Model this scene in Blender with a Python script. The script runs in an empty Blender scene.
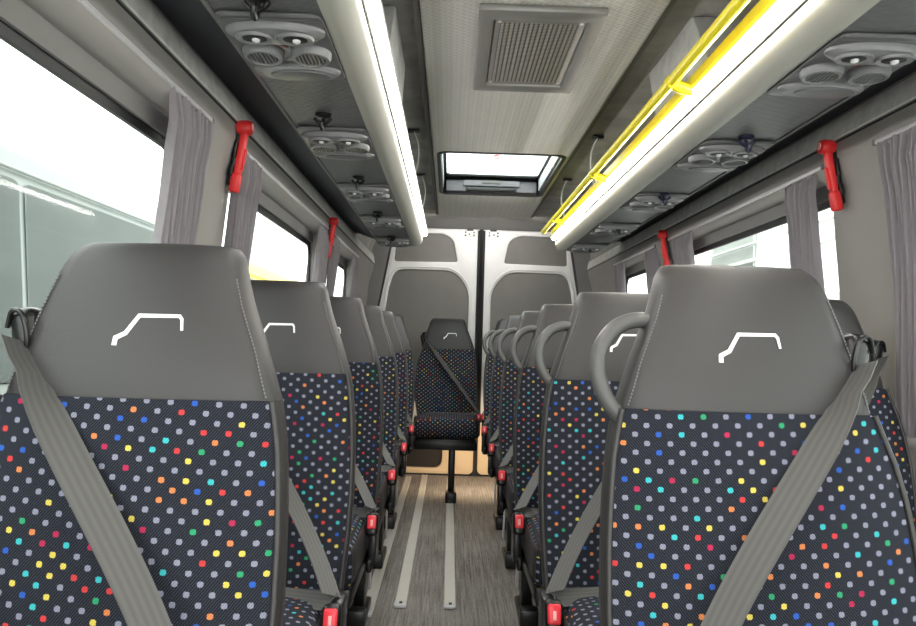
import bpy, bmesh, math, random
from mathutils import Vector, Matrix
random.seed(7)
S = bpy.context.scene
COL = S.collection
PI = math.pi

# ------------------------------------------------------------------ materials
class N:
    """tiny node-tree helper"""
    def __init__(s, m):
        s.m = m; m.use_nodes = True; s.t = m.node_tree; s.t.nodes.clear()
        s.out = s.t.nodes.new('ShaderNodeOutputMaterial')
    def n(s, typ, **kw):
        x = s.t.nodes.new(typ)
        for k, v in kw.items(): setattr(x, k, v)
        return x
    def l(s, a, b): s.t.links.new(a, b)
    def put(s, sock, v):
        if hasattr(v, 'is_linked') or isinstance(v, bpy.types.NodeSocket): s.l(v, sock)
        else: sock.default_value = v
    def math(s, op, a, b=0.0, c=None):
        x = s.n('ShaderNodeMath', operation=op)
        s.put(x.inputs[0], a); s.put(x.inputs[1], b)
        if c is not None: s.put(x.inputs[2], c)
        return x.outputs[0]
    def mix(s, f, a, b):
        x = s.n('ShaderNodeMix', data_type='RGBA')
        s.put(x.inputs[0], f); s.put(x.inputs[6], a); s.put(x.inputs[7], b)
        return x.outputs[2]
    def noise(s, vec, scale, detail=3.0, rough=.55):
        x = s.n('ShaderNodeTexNoise'); x.inputs['Scale'].default_value = scale
        x.inputs['Detail'].default_value = detail; x.inputs['Roughness'].default_value = rough
        s.l(vec, x.inputs['Vector']); return x.outputs['Fac']
    def obj(s): return s.n('ShaderNodeTexCoord').outputs['Object']
    def uv(s): return s.n('ShaderNodeTexCoord').outputs['UV']
    def sep(s, v):
        x = s.n('ShaderNodeSeparateXYZ'); s.l(v, x.inputs[0]); return x.outputs
    def scale(s, v, sc):
        x = s.n('ShaderNodeMapping'); s.l(v, x.inputs[0]); x.inputs['Scale'].default_value = sc; return x.outputs[0]
    def bump(s, h, strength, dist):
        x = s.n('ShaderNodeBump'); x.inputs['Strength'].default_value = strength
        x.inputs['Distance'].default_value = dist; s.l(h, x.inputs['Height']); return x.outputs[0]
    def pbr(s, col, rough=.5, metal=0., normal=None, spec=.5):
        b = s.n('ShaderNodeBsdfPrincipled')
        s.put(b.inputs['Base Color'], col); s.put(b.inputs['Roughness'], rough); b.inputs['Metallic'].default_value = metal
        b.inputs['Specular IOR Level'].default_value = spec
        if normal is not None: s.l(normal, b.inputs['Normal'])
        s.l(b.outputs[0], s.out.inputs[0]); return b
def c4(c): return (c[0], c[1], c[2], 1.)
M = {}
def simple(name, col, rough=.5, metal=0., var=.12, vscale=8., bscale=None, bstr=.3, bdist=.001, spec=.5):
    n = N(bpy.data.materials.new(name)); o = n.obj()
    f = n.noise(o, vscale, 4)
    lo = tuple(x*(1-var) for x in col); hi = tuple(min(1, x*(1+var)) for x in col)
    cc = n.mix(f, c4(lo), c4(hi))
    nm = None
    if bscale: nm = n.bump(n.noise(o, bscale, 2), bstr, bdist)
    n.pbr(cc, rough, metal, nm, spec)
    M[name] = n.m; return n.m

simple('vinyl', (.0345, .0322, .0318), .47, bscale=420, bstr=.25, bdist=.0006, var=.06)
simple('vinyl_dark', (.020, .020, .020), .5, bscale=420, bstr=.25, bdist=.0006, var=.06)
simple('handle_grey', (.085, .084, .082), .42, var=.05)
simple('stitch', (.16, .16, .155), .6)
simple('emblem_white', (.86, .86, .86), .45, var=.03)
simple('black_plastic', (.007, .007, .0075), .32)
simple('black_rubber', (.012, .012, .014), .7)
simple('red_plastic', (.78, .028, .03), .38, var=.06)
simple('red_button', (.80, .04, .06), .35, var=.05)
simple('pink_print', (.85, .42, .42), .4)
simple('wall_panel', (.305, .290, .275), .62, bscale=260, bstr=.25, bdist=.0008, var=.05)
simple('wall_felt', (.70, .69, .66), .9, var=.35, vscale=26, bscale=160, bstr=.5, bdist=.0015)
simple('trim_dark', (.02, .02, .021), .6)
simple('soffit_dark', (.026, .028, .036), .75, bscale=300)
simple('roof_felt', (.36, .35, .33), .92, var=.55, vscale=9, bscale=120, bstr=.6, bdist=.002)
simple('box_felt', (.40, .40, .39), .9, var=.4, vscale=22, bscale=140, bstr=.6, bdist=.002)
simple('lip_cream', (.47, .465, .415), .5, bscale=500, bstr=.15, bdist=.0004, var=.04)
simple('aluminium', (.68, .645, .60), .42, .15, var=.06)
simple('rail_white', (.62, .61, .63), .45, .2, var=.05)
simple('vent_frame', (.27, .265, .255), .4, .35, var=.05)
simple('unit_grey', (.12, .12, .124), .38, var=.05)
simple('unit_light', (.21, .21, .214), .36, var=.05)
simple('unit_hole', (.02, .02, .022), .6)
simple('lens', (.85, .85, .85), .15)
simple('lens_red', (.09, .012, .015), .3)
simple('yellow_paint', (.82, .70, .02), .32, var=.04)
simple('curtain', (.46, .425, .45), .9, var=.1, vscale=60, bscale=700, bstr=.3, bdist=.0005)
simple('blind', (.21, .205, .2), .7)
simple('frame_black', (.012, .012, .013), .45)
simple('door_white', (.90, .89, .885), .3, var=.07, vscale=10)
simple('door_insert', (.22, .21, .198), .78, bscale=300, bstr=.3)
simple('door_warm_lit', (.86, .66, .44), .42, var=.05)  # white door base, warm glow near the floor painted in as cream
simple('door_black', (.02, .016, .014), .6)
simple('pillar_grey', (.17, .168, .163), .7, bscale=240, bstr=.3)
simple('strap', (.55, .55, .52), .6)
simple('outside_white', (.85, .87, .85), .4, var=.04)
simple('outside_pale', (.42, .45, .44), .4, var=.05)
simple('outside_grey', (.25, .285, .275), .35, var=.12, vscale=1.2)
simple('outside_grey_dark', (.15, .185, .175), .3, var=.12, vscale=1.2)
simple('outside_yellow', (.55, .44, .05), .4)
simple('tyre', (.03, .03, .03), .8)
simple('asphalt', (.62, .62, .60), .9, var=.2, vscale=3)
simple('hatch_grey', (.20, .19, .205), .5)

def emission(name, col, st):
    n = N(bpy.data.materials.new(name)); o = n.obj()
    e = n.n('ShaderNodeEmission'); f = n.noise(o, 3.)
    n.l(n.mix(f, c4(tuple(x*.97 for x in col)), c4(col)), e.inputs[0]); e.inputs[1].default_value = st
    n.l(e.outputs[0], n.out.inputs[0]); M[name] = n.m
emission('led', (1., .975, .93), 25.0)

# glass
def glass(name, tint, gl=.07):
    n = N(bpy.data.materials.new(name))
    t = n.n('ShaderNodeBsdfTransparent'); t.inputs[0].default_value = c4(tint)
    g = n.n('ShaderNodeBsdfGlossy'); g.inputs['Roughness'].default_value = .03
    mx = n.n('ShaderNodeMixShader'); mx.inputs[0].default_value = gl
    n.l(t.outputs[0], mx.inputs[1]); n.l(g.outputs[0], mx.inputs[2]); n.l(mx.outputs[0], n.out.inputs[0]); M[name] = n.m
glass('glass', (.88, .908, .89), .01)
def frosted(name):
    n = N(bpy.data.materials.new(name)); o = n.obj()
    t = n.n('ShaderNodeBsdfTranslucent'); t.inputs[0].default_value = (.9, .97, .95, 1)
    t2 = n.n('ShaderNodeBsdfTransparent'); t2.inputs[0].default_value = (.9, .97, .96, 1)
    mx = n.n('ShaderNodeMixShader'); n.l(n.math('MULTIPLY', n.noise(o, 4.), .5), mx.inputs[0])
    n.l(t2.outputs[0], mx.inputs[1]); n.l(t.outputs[0], mx.inputs[2]); n.l(mx.outputs[0], n.out.inputs[0]); M[name] = n.m
frosted('hatch_glass')

# seat fabric: staggered woven dots on navy
def fabric():
    n = N(bpy.data.materials.new('fabric'))
    uv = n.uv(); x, y, _ = n.sep(uv)
    rnd = n.n('ShaderNodeObjectInfo').outputs['Random']
    x = n.math('ADD', x, n.math('MULTIPLY', rnd, 3.1)); y = n.math('ADD', y, n.math('MULTIPLY', rnd, 1.7))
    cw, rh = .0300, .0118
    # slight slant of the lattice, as woven
    y2 = n.math('ADD', y, n.math('MULTIPLY', x, -.035))
    v = n.math('DIVIDE', y2, rh); row = n.math('FLOOR', v)
    sh = n.math('MULTIPLY', n.math('FLOORED_MODULO', row, 2.), .5)
    u = n.math('ADD', n.math('DIVIDE', x, cw), sh); col = n.math('FLOOR', u)
    j = n.math('MULTIPLY', n.math('SUBTRACT', n.noise(n.scale(uv, (900, 900, 900)), 1., 1), .5), .0026)
    fx = n.math('ADD', n.math('MULTIPLY', n.math('SUBTRACT', n.math('SUBTRACT', u, col), .5), cw), j)
    fy = n.math('ADD', n.math('MULTIPLY', n.math('SUBTRACT', n.math('SUBTRACT', v, row), .5), rh), j)
    d = n.math('ADD', n.math('POWER', n.math('DIVIDE', n.math('ABSOLUTE', fx), .0037), 3.), n.math('POWER', n.math('DIVIDE', n.math('ABSOLUTE', fy), .0034), 3.))
    mask = n.math('LESS_THAN', d, 1.)
    cv = n.n('ShaderNodeCombineXYZ'); n.l(col, cv.inputs[0]); n.l(row, cv.inputs[1])
    w = n.n('ShaderNodeTexWhiteNoise', noise_dimensions='2D'); n.l(cv.outputs[0], w.inputs['Vector'])
    r = n.n('ShaderNodeValToRGB'); r.color_ramp.interpolation = 'CONSTANT'
    stops = [(0, (.30, .31, .40)), (.62, (.82, .66, .11)), (.70, (.78, .26, .08)), (.77, (.68, .05, .05)), (.82, (.50, .02, .09)),
             (.85, (.05, .55, .60)), (.91, (.025, .12, .56)), (.96, (.03, .40, .17))]
    el = r.color_ramp.elements
    el[0].position = 0; el[0].color = c4(stops[0][1]); el[1].position = stops[1][0]; el[1].color = c4(stops[1][1])
    for p, c in stops[2:]:
        e = el.new(p); e.color = c4(c)
    n.l(w.outputs['Value'], r.inputs[0])
    # twill ground: fine diagonal threads
    tw = n.math('SINE', n.math('MULTIPLY', n.math('ADD', n.math('MULTIPLY', x, 1.), n.math('MULTIPLY', y, .8)), 1650.))
    ns = n.noise(n.scale(uv, (1, 1, 1)), 700., 2)
    g = n.math('MULTIPLY', n.math('MULTIPLY_ADD', tw, .5, .5), n.math('MULTIPLY_ADD', n.math('SUBTRACT', ns, .5), 1.6, .55))
    ground = n.mix(g, (.0025, .0035, .006, 1), (.052, .058, .082, 1))
    dots = n.mix(n.math('MULTIPLY', n.math('SUBTRACT', 1., g), .42), r.outputs[0], (.02, .02, .03, 1))
    n.pbr(n.mix(mask, ground, dots), .88, normal=n.bump(g, .25, .0006), spec=.25)
    M['fabric'] = n.m
fabric()

def belt():
    n = N(bpy.data.materials.new('belt_web')); uv = n.uv(); x, y, _ = n.sep(uv)
    st = n.math('SINE', n.math('MULTIPLY', x, 2*PI/.0098)); tw = n.math('SINE', n.math('MULTIPLY', n.math('ADD', y, x), 2600.))
    f = n.math('ADD', n.math('MULTIPLY_ADD', st, .22, .4), n.math('MULTIPLY', tw, .16))
    n.pbr(n.mix(f, (.066, .0645, .062, 1), (.121, .1185, .114, 1)), .55, normal=n.bump(tw, .2, .0004)); M['belt_web'] = n.m
belt()

def floor_mat():
    n = N(bpy.data.materials.new('floor_vinyl')); o = n.obj()
    a = n.noise(n.scale(o, (125, 3, 1)), 1., 4, .7); b = n.noise(n.scale(o, (420, 30, 1)), 1., 2); c = n.noise(o, 3.5, 3)
    f = n.math('ADD', n.math('MULTIPLY_ADD', n.math('SUBTRACT', a, .5), 1.7, .5), n.math('MULTIPLY', n.math('SUBTRACT', b, .5), .6))
    f = n.math('ADD', f, n.math('MULTIPLY', n.math('SUBTRACT', c, .5), .4))
    r = n.n('ShaderNodeValToRGB'); r.color_ramp.elements[0].position = .25; r.color_ramp.elements[1].position = .75
    r.color_ramp.elements[0].color = (.11, .098, .088, 1); r.color_ramp.elements[1].color = (.33, .30, .28, 1)
    n.l(f, r.inputs[0]); n.pbr(r.outputs[0], .5, normal=n.bump(a, .2, .0005)); M['floor_vinyl'] = n.m
floor_mat()

def embossed(name, col, kx, ky, strength, dist, rough, dark=.8):
    n = N(bpy.data.materials.new(name)); x, y, z = n.sep(n.obj())
    w = n.math('MULTIPLY', n.math('SINE', n.math('MULTIPLY', n.math('ADD', n.math('MULTIPLY', n.math('SINE', n.math('MULTIPLY', y, ky)), .0035), x), kx)),
               n.math('SINE', n.math('MULTIPLY', n.math('ADD', n.math('MULTIPLY', x, .35), y), ky)))
    h = n.math('MULTIPLY_ADD', w, .5, .5)
    n.pbr(n.mix(h, c4(tuple(v*dark for v in col)), c4(col)), rough, normal=n.bump(h, strength, dist)); M[name] = n.m
embossed('pad', (.76, .75, .715), 270., 300., .7, .003, .7, .76)
embossed('rack_panel', (.135, .135, .142), 210., 240., .4, .002, .5, .84)

def perforated():
    n = N(bpy.data.materials.new('perforated')); x, y, z = n.sep(n.obj())
    a = n.math('SINE', n.math('MULTIPLY', x, 2*PI/.0135)); b = n.math('SINE', n.math('MULTIPLY', y, 2*PI/.0095))
    c = n.math('SINE', n.math('MULTIPLY', x, 2*PI/.027))
    f = n.math('MULTIPLY', n.math('GREATER_THAN', a, -.35), n.math('GREATER_THAN', b, -.5))
    f = n.math('MULTIPLY', f, n.math('MULTIPLY_ADD', c, .12, .88))
    n.pbr(n.mix(f, (.075, .07, .062, 1), (.46, .44, .40, 1)), .45); M['perforated'] = n.m
perforated()

# ------------------------------------------------------------------ mesh helpers
def B(): return bmesh.new()
def build(name, bm, m, parent=None, angle=40, flip=False):
    if flip:
        for v in bm.verts: v.co.x = -v.co.x
    bmesh.ops.recalc_face_normals(bm, faces=bm.faces)
    me = bpy.data.meshes.new(name)
    for f in bm.faces: f.smooth = True
    bm.to_mesh(me); bm.free()
    for mm in (m if isinstance(m, (list, tuple)) else [m]): me.materials.append(M[mm])
    me.set_sharp_from_angle(angle=math.radians(angle))
    o = bpy.data.objects.new(name, me); COL.objects.link(o)
    if parent is not None: o.parent = parent
    return o
def empty(name, loc=(0, 0, 0), label=None, cat=None, group=None, kind=None):
    o = bpy.data.objects.new(name, None); COL.objects.link(o); o.location = loc
    o.empty_display_size = .1
    return tag(o, label, cat, group, kind)
def tag(o, label=None, cat=None, group=None, kind=None):
    if label: o['label'] = label
    if cat: o['category'] = cat
    if group: o['group'] = group
    if kind: o['kind'] = kind
    return o
def copy_tree(o, parent=None):
    c = o.copy(); COL.objects.link(c)
    if parent is not None: c.parent = parent
    for ch in o.children: copy_tree(ch, c)
    return c
def merge(bm, tmp, mat_index=0):
    for f in tmp.faces: f.material_index = mat_index
    me = bpy.data.meshes.new('t'); tmp.to_mesh(me); tmp.free(); bm.from_mesh(me); bpy.data.meshes.remove(me)
def box(bm, c, s, bev=0., seg=2, rot=None, mi=0):
    t = bmesh.new(); bmesh.ops.create_cube(t, size=1.)
    for v in t.verts: v.co = Vector((v.co.x*s[0], v.co.y*s[1], v.co.z*s[2]))
    if bev: bmesh.ops.bevel(t, geom=t.edges[:], offset=bev, segments=seg, profile=.5, affect='EDGES')
    mt = Matrix.Translation(c)
    if rot: mt = mt @ rot.to_4x4()
    for v in t.verts: v.co = mt @ v.co
    merge(bm, t, mi)
def rx(a): return Matrix.Rotation(a, 3, 'X')
def ry(a): return Matrix.Rotation(a, 3, 'Y')
def rz(a): return Matrix.Rotation(a, 3, 'Z')
def cyl(bm, p0, p1, r0, r1=None, n=16, mi=0):
    tube(bm, [p0, p1], r0, n, r1=r1, mi=mi)
def tube(bm, pts, r, n=10, closed=False, r1=None, mi=0):
    pts = [Vector(p) for p in pts]; k = len(pts); rings = []
    up = None
    for i, p in enumerate(pts):
        if closed: d = pts[(i+1) % k]-pts[i-1]
        else: d = pts[min(i+1, k-1)]-pts[max(i-1, 0)]
        d.normalize()
        if up is None: up = d.orthogonal().normalized()
        a = (up-d*up.dot(d)).normalized(); up = a; b = d.cross(a)
        rr = r if r1 is None else r+(r1-r)*i/(k-1)
        rings.append([bm.verts.new(p+(a*math.cos(2*PI*q/n)+b*math.sin(2*PI*q/n))*rr) for q in range(n)])
    fs = []
    for i in range(k if closed else k-1):
        A, C = rings[i], rings[(i+1) % k]
        for q in range(n): fs.append(bm.faces.new((A[q], A[(q+1) % n], C[(q+1) % n], C[q])))
    if not closed: fs += [bm.faces.new(rings[0]), bm.faces.new(rings[-1])]
    for f in fs: f.material_index = mi
def smooth_path(pts, sub=6):
    pts = [Vector(p) for p in pts]; out = []
    P = [pts[0]*2-pts[1]]+pts+[pts[-1]*2-pts[-2]]
    for i in range(1, len(P)-2):
        for s in range(sub):
            t = s/sub; a, b, c, d = P[i-1:i+3]
            out.append(.5*((2*b)+(c-a)*t+(2*a-5*b+4*c-d)*t*t+(3*b-a-3*c+d)*t**3))
    out.append(pts[-1]); return out
def ribbon(bm, pts, wv, width, th):
    """flat strap; wv = width vectors (one or per point)"""
    uvl = bm.loops.layers.uv.verify(); pts = [Vector(p) for p in pts]; L = 0; R = []
    for i, p in enumerate(pts):
        if i: L += (p-pts[i-1]).length
        w = Vector(wv[i] if isinstance(wv, list) else wv).normalized()
        d = (pts[min(i+1, len(pts)-1)]-pts[max(i-1, 0)]).normalized(); w = (w-d*w.dot(d)).normalized(); nn = d.cross(w).normalized()
        R.append(([bm.verts.new(p+w*width/2*a+nn*th/2*b) for a, b in ((-1, 1), (1, 1), (1, -1), (-1, -1))], L))
    for (A, la), (C, lc) in zip(R, R[1:]):
        for q in range(4):
            f = bm.faces.new((A[q], A[(q+1) % 4], C[(q+1) % 4], C[q]))
            us = (0, width) if q in (0, 2) else (0, 0)
            if q == 2: us = (width, 0)
            for lp, uv in zip(f.loops, ((us[0], la), (us[1], la), (us[1], lc), (us[0], lc))): lp[uvl].uv = uv
    bm.faces.new(R[0][0]); bm.faces.new(R[-1][0])
def revolve(bm, prof, c, n=24, axis='Z', mi=0, sx=1., sy=1.):
    """prof: list of (r, h)"""
    rings = []
    for r, h in prof:
        rg = []
        for q in range(n):
            a = 2*PI*q/n; v = Vector((r*math.cos(a)*sx, r*math.sin(a)*sy, h))
            if axis == 'X': v = Vector((v.z, v.x, v.y))
            if axis == 'Y': v = Vector((v.x, v.z, v.y))
            rg.append(bm.verts.new(Vector(c)+v))
        rings.append(rg)
    for A, C in zip(rings, rings[1:]):
        for q in range(n): bm.faces.new((A[q], A[(q+1) % n], C[(q+1) % n], C[q])).material_index = mi
    bm.faces.new(rings[0]).material_index = mi; bm.faces.new(rings[-1]).material_index = mi
def rrect(x0, x1, y0, y1, r, n=6):
    rs = r if isinstance(r, (tuple, list)) else (r,)*4    # order: (x0,y0) (x1,y0) (x1,y1) (x0,y1)
    out = []
    for (cx, cy, a0), rr in zip(((x0, y0, PI), (x1, y0, 1.5*PI), (x1, y1, 0), (x0, y1, .5*PI)), rs):
        if rr < 1e-6: out.append((cx, cy)); continue
        ox = cx+rr if cx == x0 else cx-rr; oy = cy+rr if cy == y0 else cy-rr
        for i in range(n+1):
            a = a0+.5*PI*i/n; out.append((ox+rr*math.cos(a), oy+rr*math.sin(a)))
    return out
def round_poly(pts, r, n=5):
    out = []; k = len(pts)
    for i in range(k):
        p = Vector(pts[i]).to_2d(); a = Vector(pts[i-1]).to_2d(); b = Vector(pts[(i+1) % k]).to_2d()
        rr = r[i] if isinstance(r, (list, tuple)) else r
        if rr <= 0: out.append(tuple(p)); continue
        u = (a-p).normalized(); v = (b-p).normalized(); rr = min(rr, (a-p).length*.48, (b-p).length*.48)
        A = p+u*rr; Bq = p+v*rr
        for j in range(n+1):
            t = j/n; out.append(tuple(A*(1-t)**2+p*2*t*(1-t)+Bq*t*t))
    return out
def sheet(outer, holes):
    """planar filled bmesh in (a,b) with holes; returns bm with verts at (a,b,0) and list of boundary loops"""
    bm = bmesh.new(); es = []; loops = []
    for lp in [outer]+list(holes):
        vs = [bm.verts.new((p[0], p[1], 0)) for p in lp]; loops.append(vs)
        for i in range(len(vs)): es.append(bm.edges.new((vs[i], vs[(i+1) % len(vs)])))
    bmesh.ops.triangle_fill(bm, use_beauty=True, use_dissolve=False, edges=es)
    return bm, loops
def plate(outer, holes, th, bev=0.):
    """sheet extruded by th along +c"""
    bm, loops = sheet(outer, holes)
    r = bmesh.ops.extrude_face_region(bm, geom=bm.faces[:])
    for v in [g for g in r['geom'] if isinstance(g, bmesh.types.BMVert)]: v.co.z += th
    bmesh.ops.recalc_face_normals(bm, faces=bm.faces)
    if bev:
        ed = [e for e in bm.edges if len(e.link_faces) == 2 and e.link_faces[0].normal.angle(e.link_faces[1].normal) > 1.2]
        bmesh.ops.bevel(bm, geom=ed, offset=bev, segments=2, profile=.5, affect='EDGES')
    return bm
def remap(bm, fn):
    for v in bm.verts: v.co = Vector(fn(v.co.x, v.co.y, v.co.z))
    return bm
def sweep_y(bm, prof, y0, y1, closed=False, ny=1, mi=0, caps=False):
    rows = []
    for i in range(ny+1):
        y = y0+(y1-y0)*i/ny; rows.append([bm.verts.new((x, y, z)) for x, z in prof])
    k = len(prof)
    for A, C in zip(rows, rows[1:]):
        for q in range(k if closed else k-1): bm.faces.new((A[q], A[(q+1) % k], C[(q+1) % k], C[q])).material_index = mi
    if caps and closed: bm.faces.new(rows[0]).material_index = mi; bm.faces.new(rows[-1]).material_index = mi

# ------------------------------------------------------------------ camera
F, CX, CY = 700., 458., 313.
cd = bpy.data.cameras.new('camera'); cam = bpy.data.objects.new('camera', cd); COL.objects.link(cam)
cd.sensor_width = 36.; cd.lens = F*36./916.; cd.clip_start = .02; cd.clip_end = 300
cam.matrix_world = Matrix.Translation((-.22, 0, 1.02)) @ Matrix.Rotation(-math.radians(.58), 4, 'Z') @ Matrix.Rotation(PI/2+math.radians(2.39), 4, 'X') @ Matrix.Rotation(.03, 4, 'Z')
S.camera = cam

# ------------------------------------------------------------------ setting
Y0, Y1 = -1.5, 5.40
bm = B(); box(bm, (0, (Y0+Y1)/2, -.03), (1.80, Y1-Y0, .06)); tag(build('floor', bm, 'floor_vinyl'), kind='structure')

WPROF = [(0, .885), (.8, .885), (1.2, .872), (1.46, .85), (1.555, .822), (1.60, .818), (1.68, .826)]
def wx(z):
    for (a, xa), (b, xb) in zip(WPROF, WPROF[1:]):
        if z <= b: return xa+(xb-xa)*(z-a)/(b-a)
    return WPROF[-1][1]
WIN = [(-.95, 1.72), (1.955, 3.38), (3.58, 4.52)]
ZB, ZT = .80, 1.545
def wall(side, name):
    outer = [(Y0, 0), (Y1, 0), (Y1, 1.68), (Y0, 1.68)]
    holes = [rrect(a, b, ZB, ZT, .07, 8) for a, b in WIN]
    bm, loops = sheet(outer, holes)
    for lp in loops[1:]:                                  # rounded reveal running outwards to the pane
        prev = lp; cy = sum(v.co.x for v in lp)/len(lp); cz = sum(v.co.y for v in lp)/len(lp)
        for ins, dep in ((.012, .006), (.02, .02), (.022, .06)):
            cur = []
            for v in lp:
                dy, dz = cy-v.co.x, cz-v.co.y
                sy = min(1, abs(dy)/.3)*math.copysign(1, dy); sz = min(1, abs(dz)/.2)*math.copysign(1, dz)
                cur.append(bm.verts.new((v.co.x+ins*sy, v.co.y+ins*sz, dep)))
            for i in range(len(lp)): bm.faces.new((prev[i], prev[(i+1) % len(lp)], cur[(i+1) % len(lp)], cur[i]))
            prev = cur
    for z in (.4, .8, .9, 1.0, 1.1, 1.2, 1.3, 1.4, 1.46, 1.51, 1.535, 1.555, 1.58, 1.60, 1.64):
        bmesh.ops.bisect_plane(bm, geom=bm.verts[:]+bm.edges[:]+bm.faces[:], plane_co=(0, z, 0), plane_no=(0, 1, 0))
    remap(bm, lambda a, b, c: (side*(wx(b)+c), a, b))
    tag(build(name, bm, 'wall_panel', angle=50), kind='structure')
wall(-1, 'wall_left'); wall(1, 'wall_right')
k = 0
for side in (-1, 1):
    for (a, b) in WIN:
        k += 1
        w = empty('window_%d' % k, (side*.90, (a+b)/2, ZB), kind='structure')
        yc, ha = (a+b)/2, (b-a)/2
        # black seal frame
        bm = plate(rrect(-ha, ha, 0, ZT-ZB, .07, 8), [rrect(-ha+.035, ha-.035, .035, .656, .05, 8)], .012, .003)
        remap(bm, lambda p, q, c: (side*(c+.002), p, q)); build('window_frame', bm, 'frame_black', w)
        # grey header strip over the glass
        bm = plate(rrect(-ha+.01, ha-.01, .677, ZT-ZB-.005, .02, 4), [], .008); remap(bm, lambda p, q, c: (side*(c-.008), p, q)); build('header_strip', bm, 'blind', w)
        bm = plate(rrect(-ha+.02, ha-.02, .02, .68, .05, 6), [], .005); remap(bm, lambda p, q, c: (side*(c+.016), p, q)); build('pane', bm, 'glass', w)
# seam under the felt band, felt band, dark soffit, roof
for side, nm in ((-1, 'left'), (1, 'right')):
    bm = B(); sweep_y(bm, [(side*.819, 1.594), (side*.8155, 1.595), (side*.8155, 1.598), (side*.819, 1.600)], Y0, Y1)
    tag(build('trim_1' if side < 0 else 'trim_2', bm, 'trim_dark'), kind='structure')
    bm = B(); sweep_y(bm, [(side*.8155, 1.602), (side*.8125, 1.606), (side*.818, 1.640), (side*.822, 1.66), (side*.83, 1.672)], Y0, Y1, ny=6)
    tag(build('trim_3' if side < 0 else 'trim_4', bm, 'wall_felt'), kind='structure')
    bm = B(); sweep_y(bm, [(side*.835, 1.670), (side*.80, 1.672), (side*.73, 1.648), (side*.665, 1.628)], Y0, 4.30)
    tag(build('trim_5' if side < 0 else 'trim_6', bm, 'soffit_dark'), kind='structure')
ROOF = [(.84, 1.66), (.835, 1.72), (.80, 1.80), (.73, 1.88), (.63, 1.93), (.50, 1.955), (.33, 1.965)]
bm = B()
for side in (-1, 1): sweep_y(bm, [(side*x, z) for x, z in ROOF], Y0, Y1, ny=10)
HY0, HY1, HX = 3.28, 4.22, .303
for a, b in ((Y0, HY0), (HY1, Y1)): sweep_y(bm, [(-.33, 1.965), (.33, 1.965)], a, b)
tag(build('ceiling', bm, 'roof_felt'), kind='structure')
# upholstered centre pad with rounded edge and hatch opening
bm = plate(rrect(-.329, .329, Y0, 5.03, .02, 3), [rrect(-HX, HX, HY0, HY1, .05, 6)], .04, .008)
remap(bm, lambda a, b, c: (a, b, 1.92+c)); tag(build('ceiling_panel', bm, 'pad'), kind='structure')
for sx in (-1, 1):
    bm = B(); box(bm, (sx*.341, (Y0+5.03)/2, 1.944), (.020, 5.03-Y0, .024), .004); tag(build('trim_7' if sx < 0 else 'trim_8', bm, 'pillar_grey'), kind='structure')

# back wall: corner pillars, header
bm = B()
DO = [(1.90, .655), (1.77, .69), (1.265, .776), (.9, .80), (0, .81)]
for side in (-1, 1):
    prev = None
    for z, x in DO:
        row = [bm.verts.new((side*(x+.012), 5.37, z)), bm.verts.new((side*(x+.05), 5.345, z)), bm.verts.new((side*.90, 5.32, z))]
        if prev:
            for i in range(2): bm.faces.new((prev[i], prev[i+1], row[i+1], row[i]))
        prev = row
    v = [bm.verts.new((side*p[0], 5.372, p[1])) for p in ((.66, 1.89), (.66, 1.98), (.92, 1.98), (.92, 1.89))]; bm.faces.new(v)
v = [bm.verts.new(p) for p in ((-.67, 5.36, 1.915), (.67, 5.36, 1.915), (.67, 5.30, 1.985), (-.67, 5.30, 1.985))]; bm.faces.new(v)
v = [bm.verts.new(p) for p in ((-.67, 5.38, 1.895), (.67, 5.38, 1.895), (.67, 5.36, 1.915), (-.67, 5.36, 1.915))]; bm.faces.new(v)
tag(build('wall_back', bm, 'pillar_grey'), kind='structure')
bm = B(); box(bm, (0, 5.47, .95), (.03, .02, 1.98)); box(bm, (0, 5.50, .95), (1.9, .02, 2.1)); tag(build('trim_9', bm, 'door_black'), kind='structure')
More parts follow.
